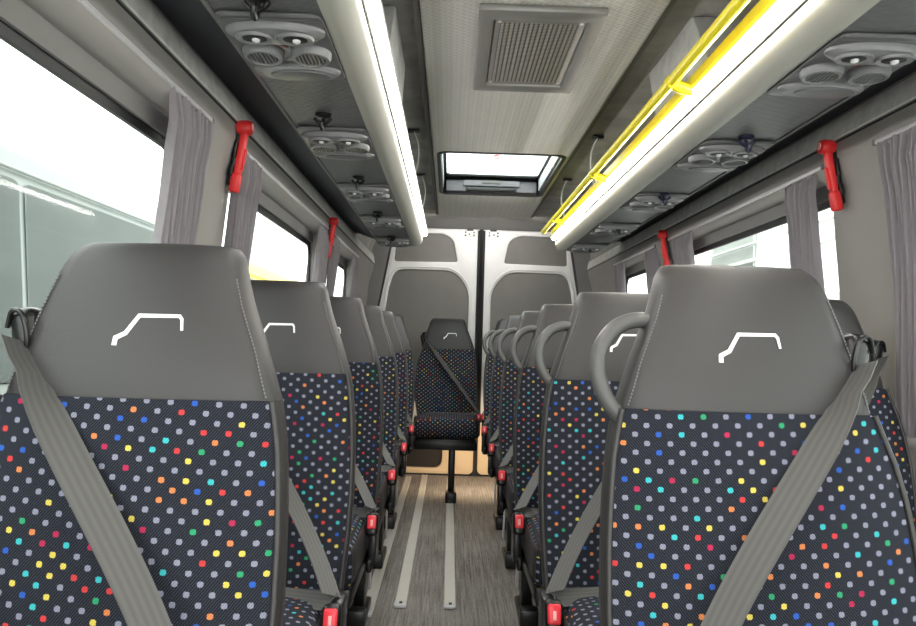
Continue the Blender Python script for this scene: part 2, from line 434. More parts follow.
for side, nm in ((-1, 'door_1'), (1, 'door_2')):
    d = empty(nm, (0, 5.40, 0), kind='structure')
    out = [(.016, .42), (.796, .42), (.80, .9), (.776, 1.265), (.69, 1.77), (.66, 1.905), (.016, 1.905)]
    up = round_poly([(.180, 1.640), (.672, 1.632), (.655, 1.855), (.295, 1.858), (.215, 1.815)], [.02, .025, .04, .03, .05])
    lo = round_poly([(.085, .55), (.752, .55), (.742, 1.15), (.706, 1.42), (.665, 1.572), (.20, 1.575), (.085, 1.43)], [.05, .05, 0, .02, .09, .12, .12])
    bm = plate(round_poly(out, [0, 0, 0, .05, .05, .02, .01]), [up, lo], .045, .008)
    remap(bm, lambda a, b, c: (side*a, c, b)); build('door_frame', bm, 'door_white', d)
    bm = plate([(p[0], p[1]) for p in round_poly([(.16, 1.62), (.69, 1.61), (.675, 1.875), (.28, 1.878), (.19, 1.83)], .02)], [], .01)
    remap(bm, lambda a, b, c: (side*a, c+.018, b)); build('upper_insert', bm, 'door_insert', d)
    bm = plate(round_poly([(.065, .50), (.77, .50), (.762, 1.15), (.726, 1.43), (.68, 1.60), (.18, 1.60), (.065, 1.45)], [.05, .05, 0, .02, .09, .12, .12]), [], .01)
    remap(bm, lambda a, b, c: (side*a, c+.014, b)); build('lower_insert', bm, 'door_insert', d)
    # pressed rib between the two inserts and ridge round the big insert
    bm = B(); tube(bm, [(side*p[0], -.001, p[1]) for p in round_poly([(.068, .55), (.77, .55), (.76, 1.15), (.722, 1.425), (.676, 1.592), (.195, 1.596), (.068, 1.44)], [.05, .05, 0, .02, .09, .12, .12])], .006, 6, closed=True)
    build('pressed_ridge', bm, 'door_white', d)
    # lower panel with warm light put into its cream colour, and dark storage opening
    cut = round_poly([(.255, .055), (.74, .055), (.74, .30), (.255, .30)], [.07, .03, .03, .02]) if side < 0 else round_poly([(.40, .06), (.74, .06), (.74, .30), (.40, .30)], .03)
    bm = plate(rrect(.016, .806, .012, .42, (.04, .01, .0, .0)), [cut], .04, .008); remap(bm, lambda a, b, c: (side*a, c, b)); lp = build('lower_panel', bm, 'door_warm_lit', d)
    bm = B(); box(bm, (side*.45, .052, .20), (.76, .012, .36)); build('opening_back', bm, 'door_black', lp)
    # latch plate with bolts at the top inner corner
    bm = B(); box(bm, (side*.095, -.004, 1.868), (.105, .010, .055), .004)
    lt = build('latch_plate', bm, 'door_white', d)
    bm = B(); box(bm, (side*.09, -.012, 1.893), (.05, .02, .016), .004)
    for px_, pz_ in ((.06, 1.872), (.125, 1.872), (.06, 1.852), (.095, 1.858), (.125, 1.849)): revolve(bm, [(.0065, 0), (.0065, -.012), (.004, -.014)], (side*px_, 0, pz_), 8, 'Y')
    build('latch_bolt', bm, 'black_plastic', lt)
    bm = B(); box(bm, (side*.02, -.004, 1.16), (.018, .014, 1.46), .004); build('door_seal', bm, 'black_rubber', d)

# ------------------------------------------------------------------ curtains and rails
def curtain(side, ya, yb, spread_top, label):
    n = 96; rows = 12; bm = B(); prev = None; rs = random.Random(int(ya*100)+side)
    ph = [rs.uniform(0, 6.28) for _ in range(4)]; pl = max(5, int((yb-ya)/.021))
    ytop, ybot = 1.538, .83
    for j in range(rows+1):
        t = j/rows; z = ytop+(ybot-ytop)*t; row = []
        wd = 1.0 if t > .05 else 1.0
        for i in range(n+1):
            u = i/n
            sq = .66+.34*math.exp(-t*7)+.08*t             # fans out under the rail, draws in below
            y = (ya+yb)/2+(u-.5)*(yb-ya)*sq*spread_top
            amp = .0125*(1-.5*math.exp(-t*14))
            x = (.826 if t < .08 else min(.826+(t-.08)*.5, wx(z)-.019))+amp*math.sin(u*pl*2*PI+ph[0]+.6*math.sin(t*3+ph[1]))+.004*math.sin(u*17+ph[2]+t*5)
            row.append(bm.verts.new((side*x, y+.004*math.sin(t*4+ph[3]), z+(.006*math.cos(u*pl*2*PI) if j == 0 else 0))))
        if prev:
            for i in range(n): bm.faces.new((prev[i], prev[i+1], row[i+1], row[i]))
        prev = row
    r = bmesh.ops.solidify(bm, geom=bm.faces[:], thickness=.0015)
    o = build('curtain', bm, 'curtain', angle=80)
    return tag(o, label, 'curtain', 'grey pleated window curtains')
curtain(-1, 1.465, 1.705, 1., 'grey pleated curtain at the left windows, nearest the camera')
curtain(-1, 1.925, 2.16, 1., 'grey pleated curtain by the left window just past the nearer red hammer')
curtain(-1, 3.17, 3.39, 1., 'grey pleated curtain at the left, just in front of the farther red hammer')
curtain(-1, 3.53, 3.69, 1., 'narrow grey curtain at the left, just behind the farther red hammer')
curtain(-1, 4.24, 4.47, 1., 'grey curtain at the left windows, farthest from the camera')
curtain(1, 1.50, 1.70, 1., 'grey curtain at the right edge of the picture, nearest the camera')
curtain(1, 1.99, 2.19, 1., 'grey pleated curtain at the right, just past the nearer red hammer')
curtain(1, 3.03, 3.30, 1., 'grey pleated curtain at the right, in front of the farther red hammer')
curtain(1, 3.56, 3.76, 1., 'grey curtain at the right, just past the farther red hammer')
curtain(1, 4.24, 4.47, 1., 'grey curtain at the right windows, farthest from the camera')
lab = {(-1, 0): 'pale curtain rail over the nearest left window', (-1, 1): 'pale curtain rail over the middle left window', (-1, 2): 'pale curtain rail over the farthest left window',
       (1, 0): 'pale curtain rail over the nearest right window', (1, 1): 'pale curtain rail over the middle right window', (1, 2): 'pale curtain rail over the farthest right window'}
for side in (-1, 1):
    for i, (a, b) in enumerate(WIN):
        ct = empty('curtain_rail', (side*.828, (a+b)/2, 1.548), lab[(side, i)], 'curtain rail', 'curtain rails over the windows')
        h = (b-a)/2
        bm = B(); box(bm, (0, 0, 0), (.014, 2*h-.01, .011), .002); build('track', bm, 'rail_white', ct)
        for e in (-1, 1):
            bm = B(); box(bm, (0, e*(h-.004), 0), (.018, .012, .015), .003); build('end_stop', bm, 'pillar_grey', ct)

# ------------------------------------------------------------------ hammers
def hammer(side, y, z, lean, label):
    h = empty('emergency_hammer', (side*.800, y, z), label, 'hammer', 'red emergency hammers on the window pillars')
    rot = ry(-side*.19) @ rx(lean)
    def P(p): return rot @ Vector(p)
    bm = B(); box(bm, P((side*.012, .006, -.085)), (.014, .030, .15), .004, rot=rot); box(bm, P((side*.010, -.012, -.06)), (.010, .012, .05), .003, rot=rot)
    box(bm, P((side*.010, -.012, -.12)), (.010, .012, .03), .003, rot=rot); build('holder', bm, 'black_plastic', h)
    bm = B()
    box(bm, P((-side*.004, -.002, -.070)), (.020, .021, .12), .006, 3, rot); box(bm, P((-side*.004, -.002, -.150)), (.026, .027, .055), .007, 3, rot)
    box(bm, P((-side*.016, -.002, -.085)), (.006, .010, .06), .002, 2, rot)
    build('handle', bm, 'red_plastic', h)
    bm = B(); revolve(bm, [(.010, -.022), (.018, -.019), (.0205, -.010), (.0205, .010), (.017, .018), (.010, .021)], (-side*.002, 0, 0), 20, 'X'); hd = build('hammer_head', bm, 'red_plastic', h)
    bm = B(); revolve(bm, [(.011, 0), (.010, -side*.004), (.004, -side*.005)], (-side*.022, 0, .002), 14, 'X'); build('tip_cap', bm, 'pink_print', hd)
hammer(-1, 1.90, 1.588, .14, 'red emergency hammer on the left wall, nearer one')
hammer(-1, 3.37, 1.585, .14, 'red emergency hammer on the left wall, farther one')
hammer(1, 1.89, 1.585, .02, 'red emergency hammer on the right wall, nearer one')
hammer(1, 3.38, 1.575, .02, 'red emergency hammer on the right wall, farther one')

# ------------------------------------------------------------------ luggage racks
RY0, RY1 = -.6, 4.25
def rack(side):
    nm = 'left' if side < 0 else 'right'
    r = empty('luggage_rack', (0, 0, 1.60), 'overhead luggage rack along the %s wall with cream rounded edge and white light strip' % nm, 'luggage rack', 'overhead luggage racks')
    bm = B(); sweep_y(bm, [(side*x, z) for x, z in ((.664, .004), (.466, 0), (.466, .012), (.664, .016))], RY0, RY1, True, caps=True); build('bottom_panel', bm, 'rack_panel', r)
    bm = B(); sweep_y(bm, [(side*x, z) for x, z in ((.664, 0), (.672, 0), (.676, .012), (.676, .05), (.664, .05))], RY0, RY1, True, caps=True); build('wall_edge_trim', bm, 'pillar_grey', r)
    prof = [(.467, -.001)]
    for i in range(11):
        a = math.radians(-95+i*115/10); prof.append((.452-.046*math.cos(math.radians(90)+a) if False else .449-.0445*math.sin(math.radians(i*115/10)), .041-.0445*math.cos(math.radians(i*115/10))))
    prof += [(.412, .075), (.467, .085)]
    bm = B(); sweep_y(bm, [(side*x, z) for x, z in prof], RY0, RY1, True, caps=True); build('rounded_edge', bm, 'lip_cream', r)
    bm = B(); sweep_y(bm, [(side*x, z) for x, z in ((.4090, .0625), (.407, .0585), (.4015, .0545), (.3995, .0560), (.398, .064), (.380, .0775), (.376, .0785), (.374, .084), (.377, .092), (.39, .096), (.415, .080))], RY0, RY1-.005, True, caps=True); build('light_housing', bm, 'lip_cream', r)
    bm = B(); sweep_y(bm, [(side*x, z) for x, z in ((.4108, .0580), (.4060, .0570), (.4060, .062), (.4108, .064))], RY0, RY1-.004, True, caps=True); build('shadow_gap', bm, 'trim_dark', r)
    bm = B(); sweep_y(bm, [(side*x, z) for x, z in ((.3985, .0590), (.393, .0582), (.385, .0625), (.3790, .0690), (.3790, .0760), (.383, .0780), (.4000, .0640))], RY0, RY1-.008, True, caps=True); build('light_strip', bm, 'led', r)
    # hollow interior: shelf floor and back
    bm = B(); sweep_y(bm, [(side*x, z) for x, z in ((.467, .02), (.467, .03), (.67, .055), (.67, .045))], RY0, RY1, True, caps=True); build('shelf', bm, 'pillar_grey', r)
    bm = plate([(p[0], p[1]) for p in prof], [], .012, .003); remap(bm, lambda a, b, c: (side*a, RY1+c-.002, b)); build('end_cap', bm, 'lip_cream', r)
    return r
rack(-1); rack(1)

# ------------------------------------------------------------------ light and vent consoles under the racks
def console(y, side):
    c = empty('light_vent_console', (side*.562, y, 1.600))
    bm = plate(rrect(-.097, .097, -.155, .155, .02, 4), [], .006, .002); remap(bm, lambda a, b, d: (a, b, -d-.0005))
    box(bm, (0, -.148, -.0055), (.188, .010, .005), .002); box(bm, (0, -.134, -.0055), (.180, .006, .004), .0015); build('base_plate', bm, 'unit_grey', c)
    bm = B(); revolve(bm, [(.094, -.004), (.093, -.012), (.082, -.019), (.05, -.021), (.01, -.021)], (0, -.092, 0), 32, sx=1., sy=.43); pod = build('lamp_pod', bm, 'unit_light', c)
    for sx in (-1, 1):
        bm = B(); revolve(bm, [(.036, -.0205), (.034, -.026), (.026, -.025), (.022, -.0225)], (sx*.038, -.092, 0), 22, sy=.72); lm = build('reading_lamp', bm, 'unit_light', pod)
        bm = B(); revolve(bm, [(.023, -.0235), (.020, -.0245)], (sx*.038, -.091, 0), 18, sy=.72); build('reflector', bm, 'unit_hole', lm)
        bm = B(); revolve(bm, [(.008, -.024), (.007, -.028), (.003, -.030)], (sx*.038+.002, -.090, 0), 12); build('bulb', bm, 'lens', lm)
        bm = B(); revolve(bm, [(.041, -.004), (.041, -.014), (.037, -.022), (.031, -.023), (.029, -.016)], (sx*.048, .006, 0), 24); vt = build('air_vent', bm, 'unit_light', c)
        bm = B(); revolve(bm, [(.0295, -.0165), (.0292, -.0180)], (sx*.048, .006, 0), 22); build('vent_opening', bm, 'unit_hole', vt)
        bm = B()
        for q in range(-3, 4):
            L = 2*math.sqrt(max(.0001, .028**2-(q*.0078)**2)); box(bm, (sx*.048+q*.0078, .006, -.0195), (.0036, L, .004), 0, rot=ry(.35))
        build('vent_slats', bm, 'unit_light', vt)
    bm = B(); revolve(bm, [(.011, -.006), (.010, -.011), (.004, -.012)], (0, -.030, 0), 14); build('call_button', bm, 'lens_red', c)
    bm = B(); revolve(bm, [(.008, -.006), (.007, -.009)], (0, .040, 0), 12, sx=1.4); build('small_knob', bm, 'unit_light', c)
    bm = B(); revolve(bm, [(.093, -.004), (.092, -.011), (.084, -.017), (.07, -.017)], (0, .100, 0), 32, sx=1., sy=.40); sp = build('speaker_cover', bm, 'unit_light', c)
    bm = B(); revolve(bm, [(.066, -.0165), (.064, -.0195), (.03, -.0215), (.01, -.022)], (.008, .101, 0), 28, sx=1., sy=.42); build('speaker_grille', bm, 'unit_grey', sp)
    return c
ordn = ['nearest the camera', 'second from the camera', 'third from the camera', 'fourth from the camera', 'farthest from the camera']
CY_ = [1.385, 2.055, 2.745, 3.41, 4.075]
first = None
for side, nm in ((-1, 'left'), (1, 'right')):
    for i, y in enumerate(CY_):
        if first is None: c = first = console(y, side)
        else: c = copy_tree(first)
        c.location = (side*.565, y, 1.600)
        tag(c, 'grey reading light and air vent console under the %s luggage rack, %s' % (nm, ordn[i]), 'light and vent console', 'consoles under the luggage racks')
def hook(m):
    h = empty('coat_hook')
    bm = B(); revolve(bm, [(.017, .001), (.017, -.006), (.012, -.010), (.006, -.011)], (0, 0, 0), 16, sx=1.25); build('hook_base', bm, m, h)
    bm = B()
    tube(bm, smooth_path([(0, .002, -.008), (0, 0, -.024), (0, -.004, -.036), (0, -.014, -.044), (0, -.024, -.040), (0, -.028, -.030)]), .0055, 8)
    tube(bm, smooth_path([(-.022, -.010, -.014), (-.012, -.004, -.022), (0, -.002, -.025), (.012, -.004, -.022), (.022, -.010, -.014)]), .0048, 8); build('hook_prong', bm, m, h)
    return h
simple('hook_blue', (.016, .018, .045), .4)
hooks = {-1: hook('black_plastic'), 1: hook('hook_blue')}
for side, nm, ys in ((-1, 'left', [1.18, 1.80, 2.49, 3.165, 3.90]), (1, 'right', [1.87, 2.60, 3.31, 4.00])):
    for i, y in enumerate(ys):
        c = hooks[side] if i == 0 else copy_tree(hooks[side]); c.location = (side*.567, y, 1.601)
        tag(c, 'small dark coat hook under the %s luggage rack, %s' % (nm, (ordn[:len(ys)-1]+[ordn[-1]])[i]), 'hook', 'coat hooks under the luggage racks')

# ------------------------------------------------------------------ yellow handrail
hr = empty('handrail', (.325, 0, 1.70), 'bright yellow tubular handrail along the right luggage rack', 'handrail')
bm = B(); tube(bm, [(0, -.5, 0), (0, 1.8, 0), (-.002, 4.20, .002)], .0145, 14); build('rail_tube', bm, 'yellow_paint', hr)
for y in (.78, 1.76, 2.74, 3.76):
    bm = B(); tube(bm, [(.0, y, 0), (.030, y+.001, -.012), (.062, y+.002, -.018)], .0155, 12); revolve(bm, [(.0175, -.012), (.0175, .012)], (0, y, 0), 14, 'Y'); build('bracket', bm, 'yellow_paint', hr)
bm = B(); sweep_y(bm, [(.046, -.014), (.050, -.018), (.060, -.012), (.060, .010), (.052, .014), (.046, .012)], -.5, 4.2, True, caps=True); build('mounting_strip', bm, 'yellow_paint', hr)

# ------------------------------------------------------------------ roof fittings
for side, nm in ((-1, 'left'), (1, 'right')):
    b = empty('overhead_panel', (side*(.40 if side < 0 else .43), 2.13, 1.955), 'grey felt covered box on the roof above the %s luggage rack' % nm, 'roof panel', 'felt boxes above the luggage racks')
    pts = [(-.21, 0), (.22, 0), (.12, -.20), (-.36, -.20)]
    bm = plate(round_poly(pts, .012), [], .14, .006); remap(bm, lambda a, q, d: (side*(d+.05*(-q/.17)*-1*0), a, q)); build('cover', bm, 'box_felt', b)
    for i, y in enumerate((3.07, 3.89)):
        s = empty('rack_strap', (side*.41, y, 1.955), 'pale curved support strap above the %s luggage rack, %s one' % (nm, 'nearer' if i == 0 else 'farther'), 'strap', 'support straps above the luggage racks')
        bm = B(); box(bm, (0, 0, -.006), (.05, .03, .014), .004); build('anchor', bm, 'black_plastic', s)
        bm = B(); P = smooth_path([(side*-.004, -.012, -.012), (side*-.022, .02, -.06), (side*-.024, .03, -.12), (side*-.012, .04, -.18), (side*.004, .05, -.235)])
        ribbon(bm, P, (0, 1, .1), .020, .004); build('strap_web', bm, 'strap', s)
# ventilation grille on the ceiling pad
g = empty('ceiling_vent', (.003, 2.115, 1.92), 'square metal ventilation grille with perforated centre on the ceiling', 'ceiling vent')
bm = plate(rrect(-.172, .172, -.30, .30, .006, 2), [rrect(-.128, .128, -.24, .24, .004, 2)], .02, .006); remap(bm, lambda a, b, c: (a, b, -c)); build('vent_frame', bm, 'vent_frame', g)
bm = plate(rrect(-.125, .125, -.237, .237, .003, 2), [], .013, .002); remap(bm, lambda a, b, c: (a, b, -c)); pl = build('grille_plate', bm, 'vent_frame', g)
bm = B(); box(bm, (0, 0, -.0130), (.222, .43, .002)); build('perforated_sheet', bm, 'perforated', pl)
for sx in (-1, 1):
    for sy in (-1, 1):
        bm = B(); revolve(bm, [(.0055, -.012), (.005, -.0155), (.002, -.016)], (sx*.113, sy*.222, 0), 10); build('screw', bm, 'aluminium', pl)
# roof hatch
h = empty('roof_hatch', (0, (HY0+HY1)/2, 1.92), 'roof hatch with bright clear pane and black frame in the ceiling', 'roof hatch')
L = (HY1-HY0)/2
bm = plate(rrect(-HX-.008, HX+.008, -L-.008, L+.008, .055, 6), [rrect(-HX+.012, HX-.012, -L+.012, L-.012, .045, 6)], .10, .003); remap(bm, lambda a, b, c: (a, b, c-.005)); build('hatch_frame', bm, 'frame_black', h)
bm = B(); box(bm, (HX-.018, 0, .05), (.012, 2*L-.16, .07), .004); build('side_lining', bm, 'rail_white', h)
bm = B(); box(bm, (-HX+.015, 0, .045), (.004, 2*L-.16, .05), .001); build('side_lining', bm, 'rail_white', h)
bm = plate(rrect(-HX, HX, -L, L, .05, 6), [], .006); remap(bm, lambda a, b, c: (a, b, c+.105)); pane = build('pane', bm, 'hatch_glass', h)
bm = plate(rrect(-HX+.004, HX-.004, -L, L, .05, 6), [rrect(-HX+.035, HX-.035, -L+.012, L-.10, .03, 5)], .012, .002); remap(bm, lambda a, b, c: (a, b, c+.09)); build('pane_seal', bm, 'frame_black', h)
bm = B(); box(bm, (0, L-.035, .042), (2*HX-.06, .03, .066), .006); box(bm, (0, L-.058, .055), (.34, .03, .036), .006); hp = build('handle_panel', bm, 'hatch_grey', h)
bm = B(); box(bm, (0, L-.062, .018), (.30, .034, .026), .008); build('handle', bm, 'black_plastic', hp)
bm = B(); box(bm, (0, L-.070, .062), (.11, .02, .020), .004); build('lock_tab', bm, 'pillar_grey', hp)
bm = B()
tube(bm, [(.028*math.cos(q*PI/10), -.02+.03*math.sin(q*PI/10), .103) for q in range(20)], .0035, 6, closed=True); box(bm, (0, -.02, .103), (.052, .007, .003), 0, rot=rz(.75)); build('red_sticker', bm, 'red_plastic', pane)
bm = B()
for q in (-.085, -.072, -.060, .060, .070): box(bm, (q, -.02, .103), (.004, .03, .001))
build('sticker_print', bm, 'pink_print', pane)

# ------------------------------------------------------------------ floor rails
for X, a, b, lb in ((-.50, 2.62, 5.30, 'silver floor rail nearest the left seats'), (-.381, 2.72, 5.38, 'silver floor rail in the middle of the three on the aisle floor'), (-.190, 2.72, 5.30, 'silver floor rail on the right of the three on the aisle floor')):
    r = empty('floor_rail', (X, a, 0), lb, 'floor rail', 'aluminium rails in the aisle floor')
    bm = B(); prof = [(-.0225, 0), (-.0225, .004), (-.021, .006), (-.008, .006), (-.0075, .0035), (.0075, .0035), (.008, .006), (.021, .006), (.0225, .004), (.0225, 0)]
    sweep_y(bm, prof, .03, b-a, True, caps=True); build('track', bm, 'aluminium', r)
    bm = B(); box(bm, (0, .015, .007), (.047, .045, .012), .004); ef = build('end_fitting', bm, 'rail_white', r)
    bm = B(); box(bm, (.002, .020, .014), (.012, .016, .003), .001); build('locking_hole', bm, 'unit_hole', ef)

# ------------------------------------------------------------------ seats
#  local frame: faces -y, +x = belt (window) side, -x = aisle side; mirrored with flip for seats on the left
ZH = .936
ZL = [.46, .52, .60, .68, .74, .80, .85, .89, .915, ZH]
def lerp(tab, z):
    if z <= tab[0][0]: return tab[0][1:]
    for a, b in zip(tab, tab[1:]):
        if z <= b[0]:
            t = (z-a[0])/(b[0]-a[0]); return tuple(a[i]+(b[i]-a[i])*t for i in range(1, len(a)))
    return tab[-1][1:]
WT = [(.40, .170, .178), (.52, .178, .200), (.60, .184, .214), (.68, .186, .219), (.76, .184, .218), (.82, .180, .212), (.87, .175, .202), (.905, .169, .190), (.936, .163, .178), (1.0, .142, .162), (1.06, .117, .148), (1.10, .104, .137), (1.13, .096, .126), (1.15, .090, .116)]
def yf(z): return .195+(z-.46)*.185+(.02*((z-.95)/.2)**2 if z > .95 else 0)
def front(u, z, a, b):
    """u in -1..1 -> point on the front face"""
    x = -a*-u if u < 0 else b*u
    x = u*a if u < 0 else u*b
    hr = min(1, max(0, (z-.90)/.06))
    dy_f = -.004*math.cos(u*PI)*1.0-.012+.016*abs(u)**5          # bolstered fabric
    dy_h = -.014*(1-u*u)
    return Vector((x, yf(z)+dy_f*(1-hr)+dy_h*hr, z))
TH = .085
NU = 16
def section(z, a, b, shr=0., push=0.):
    fr = [front(-1+2*i/NU, z, a, b) for i in range(NU+1)]
    if shr:
        for p in fr: p.y += push
    y0 = fr[-1].y; yb = yf(z)+TH-push-.030*min(1, max(0, (z-.90)/.2)); w_ = .55
    bel = [(b+.010*w_, y0+.010), (b+.015*w_, y0+.024), (b+.013*w_, (y0+yb)/2+.008), (b-.002, yb-.012), (b-.022, yb)]
    mid = [(b-.06, yb+.003), (-a+.06, yb+.003)]
    y0a = fr[0].y
    ais = [(-a+.022, yb), (-a+.002, yb-.012), (-a-.013*w_, (y0a+yb)/2+.008), (-a-.015*w_, y0a+.024), (-a-.010*w_, y0a+.010)]
    return fr, [Vector((x, y, z)) for x, y in bel+mid+ais]
def uv_faces(bm, mode='front'):
    uvl = bm.loops.layers.uv.verify()
    for f in bm.faces:
        n = f.normal
        for lp in f.loops:
            c = lp.vert.co
            if abs(n.x) > max(abs(n.y), abs(n.z)): uv = (c.y+.37, c.z)
            elif abs(n.z) > abs(n.y): uv = (c.x, c.y+.53)
            else: uv = (c.x, c.z)
            lp[uvl].uv = uv
def make_seat(name, flip=False, handle=False, window=False, bench=False, dark=False):
    root = empty(name); vin = 'vinyl_dark' if dark else 'vinyl'
    def bd(nm, bm, m, par=root, ang=40): return build(nm, bm, m, par, ang, flip)
    # --- fabric front of the backrest
    bm = B(); prev = None
    for z in ZL:
        row = [bm.verts.new(p+Vector((0, -.0015, 0))) for p in front_row(z)]
        if prev:
            for i in range(NU): bm.faces.new((prev[i], prev[i+1], row[i+1], row[i]))
        prev = row
    bm.normal_update(); uv_faces(bm)
    bd('backrest', bm, 'fabric', ang=60)
    # --- vinyl shell of the backrest (sides and back)
    bm = B(); prev = None
    for z in ZL:
        a, b = lerp(WT, z); fr, rest = section(z, a, b); row = [bm.verts.new(p) for p in [fr[-1]]+rest+[fr[0]]]
        if prev:
            for i in range(len(row)-1): bm.faces.new((prev[i], prev[i+1], row[i+1], row[i]))
        prev = row
    fr, rest = section(.46, *lerp(WT, .46)); bm.faces.new([bm.verts.new(p) for p in fr+rest])
    sh = bd('back_shell', bm, vin, ang=55)
    # piping along both seams
    for e in (-1, 1):
        bm = B(); tube(bm, [front(e, z, *lerp(WT, z))+Vector((e*.004, -.001, 0)) for z in [.46+i*.0216 for i in range(23)]], .0042, 6)
        bd('piping', bm, vin, sh, 80)
    # --- headrest
    bm = B(); levels = [(z, 0, 0) for z in (ZH, .955, .98, 1.01, 1.04, 1.07, 1.095, 1.112)]
    for i in range(1, 7):
        t = i/6*PI/2; levels.append((1.112+.033*math.sin(t), .012*(1-math.cos(t)), .016*(1-math.cos(t))))
    prev = None
    for z, shr, push in levels:
        a, b = lerp(WT, z); fr, rest = section(z, a-shr, b-shr, 1, push+(.0 if z > ZH+.001 else .003)); row = [bm.verts.new(p) for p in fr+rest]; k = len(row)
        if prev:
            for i in range(k): bm.faces.new((prev[i], prev[(i+1) % k], row[(i+1) % k], row[i]))
        prev = row
    bm.faces.new(prev)
    hd = bd('headrest', bm, vin, ang=70)
    bm = B()
    for e in (-1, 1):
        bm = B(); zz = [ZH+.004+i*.0048 for i in range(34)]
        for q in range(0, 33):
            p, r = [front(e*.985, z, *lerp(WT, z))+Vector((0, -.0005, 0)) for z in (zz[q], zz[q]+.0032)]
            tube(bm, [p, r], .0011, 5)
        bd('stitching', bm, 'stitch', hd, 80)
    # embroidered roof-line mark, not mirrored
    E0 = -.0075 if not flip else .0095
    pts = [(-.040, 1.004), (-.0395, 1.0125), (-.026, 1.019), (-.0100, 1.0425), (.0475, 1.0432), (.0515, 1.039), (.0535, 1.0255)]
    wid = [.0062, .0062, .0058, .0052, .0046, .0040, .0034]
    bm = B(); P = []
    for x, z in pts:
        lx = .007+(x-.007)*.9+(.003 if not flip else -.004); s = -lx if flip else lx
        a, b = lerp(WT, z); u = s/a if s < 0 else s/b
        p = front(u, z, a, b); P.append(Vector((lx, p.y-.0012, z)))
    for i in range(len(P)-1):
        d = (P[i+1]-P[i]).normalized(); nn = Vector((d.z, 0, -d.x))
        c = []
        for q, w_, ex in ((i, wid[i], -.0012), (i+1, wid[i+1], .0012)):
            c += [P[q]+d*ex+nn*w_/2, P[q]+d*ex-nn*w_/2]
        f_ = [bm.verts.new(v) for v in (c[0], c[1], c[3], c[2])]; g_ = [bm.verts.new(v.co+Vector((0, .004, 0))) for v in f_]
        bm.faces.new(f_); bm.faces.new(g_)
        for q in range(4): bm.faces.new((f_[q], f_[(q+1) % 4], g_[(q+1) % 4], g_[q]))
    build('emblem', bm, 'emblem_white', hd, 20)
    # --- cushion
    bm = B(); t = bmesh.new(); bmesh.ops.create_cube(t, size=1.)
    for v in t.verts: v.co = Vector((v.co.x*.385+.010, v.co.y*.455-.026, v.co.z*.125+.462))
    bmesh.ops.bevel(t, geom=t.edges[:], offset=.040, segments=5, profile=.55, affect='EDGES')
    bmesh.ops.subdivide_edges(t, edges=[e for e in t.edges if e.calc_length() > .15], cuts=6, use_grid_fill=True)
    for v in t.verts:
        x, y, z = v.co
        if z > .47: v.co.z += .012*math.cos(x/.21*PI/2)*max(0, 1-abs(y+.05)/.3)-.03*max(0, (y-.02)/.2)
        if y < -.22 and z < .45: v.co.y += .02*(.45-z)/.05
    t.normal_update(); merge(bm, t); bm.normal_update()
    for f in bm.faces: f.material_index = 1 if abs(f.normal.x) > .80 and f.calc_center_median().z > .405 else 0
    uv_faces(bm); cu = bd('seat_cushion', bm, ['fabric', vin], ang=60)
    # --- frame and legs
    bm = B(); box(bm, (.01, -.01, .372), (.37 if bench else .36, .36, .05), .008); box(bm, (.01, -.18, .355), (.395 if bench else .34, .03, .055), .006)
    box(bm, (-.185, .14, .43), (.03, .10, .13), .008); box(bm, (.205, .14, .43), (.03, .10, .13), .008); bd('seat_frame', bm, 'black_plastic')
    legs = [(.04, -.03)] if bench else [(-.092, .02), (.135, .02)]
    for i, (lx, ly) in enumerate(legs):
        if flip and bench: lx = -.035
        bm = B(); box(bm, (lx, ly, .19), (.042, .075, .34), .008); lg = bd('leg', bm, 'black_plastic')
        bm = B(); box(bm, (lx, ly, .022), (.066, .20, .036), .008); box(bm, (lx, ly-.11, .036), (.07, .06, .065), .008); bd('foot', bm, 'black_plastic', lg)
        if not bench and i == 0:
            bm = B(); box(bm, (lx-.035, ly-.01, .20), (.008, .036, .20), .003, rot=rx(.16)); bd('leg_cover', bm, 'rail_white', lg)
    bm = B(); box(bm, (-.194, .03, .402), (.016, .12, .036), .007, 3); bd('recline_lever', bm, 'black_plastic')
    # --- belt
    bm = B(); box(bm, (.167, .320, 1.014), (.038, .046, .072), .0165, 4, rot=ry(.25)); box(bm, (.182, .345, .985), (.03, .04, .09), .012, 3, rot=ry(.2))
    ag = bd('belt_guide', bm, 'black_plastic')
    bm = B(); tube(bm, smooth_path([(.160, .297, .988), (.157, .292, 1.012), (.165, .291, 1.040), (.180, .295, 1.043), (.190, .303, 1.022)]), .0034, 8); bd('guide_loop', bm, 'black_plastic', ag)
    top = Vector((.167, .287, 1.006)); end = Vector((-.192, .020, .545)); P = []
    for i in range(23):
        t = i/22; z = top.z+(end.z-top.z)*t; x = top.x+(end.x-top.x)*t
        a, b = lerp(WT, z); u = max(-1, min(1, x/a if x < 0 else x/b)); yy = front(u, z, a, b).y-.010
        yl = top.y+(end.y-top.y)*t; yy = min(yy, yl+(yy-yl)*2.3*t*(1-t)) if t > .12 else yy+(yl-yy)*(1-t/.12)*.5
        if t < .08: yy = min(yy, top.y-.02*t/.08)
        P.append(Vector((x, yy, z)))
    bm = B(); ribbon(bm, P, [Vector((.28, -.9, .25)).lerp(Vector((.77, -.12, .62)), min(1, q/4.5)) for q in range(23)], .047, .0018); bd('shoulder_belt', bm, 'belt_web')
    bm = B(); P = smooth_path([(-.190, .015, .535), (-.13, .06, .525), (-.02, .10, .520), (.10, .13, .515), (.185, .15, .50)]); ribbon(bm, P, (0, .95, .25), .047, .0018); bd('lap_belt', bm, 'belt_web')
    bm = B(); box(bm, (-.200, .012, .445), (.020, .040, .10), .004); box(bm, (-.198, -.004, .508), (.033, .038, .060), .009, 3, rot=rx(-.25)); bk = bd('belt_buckle', bm, 'black_plastic')
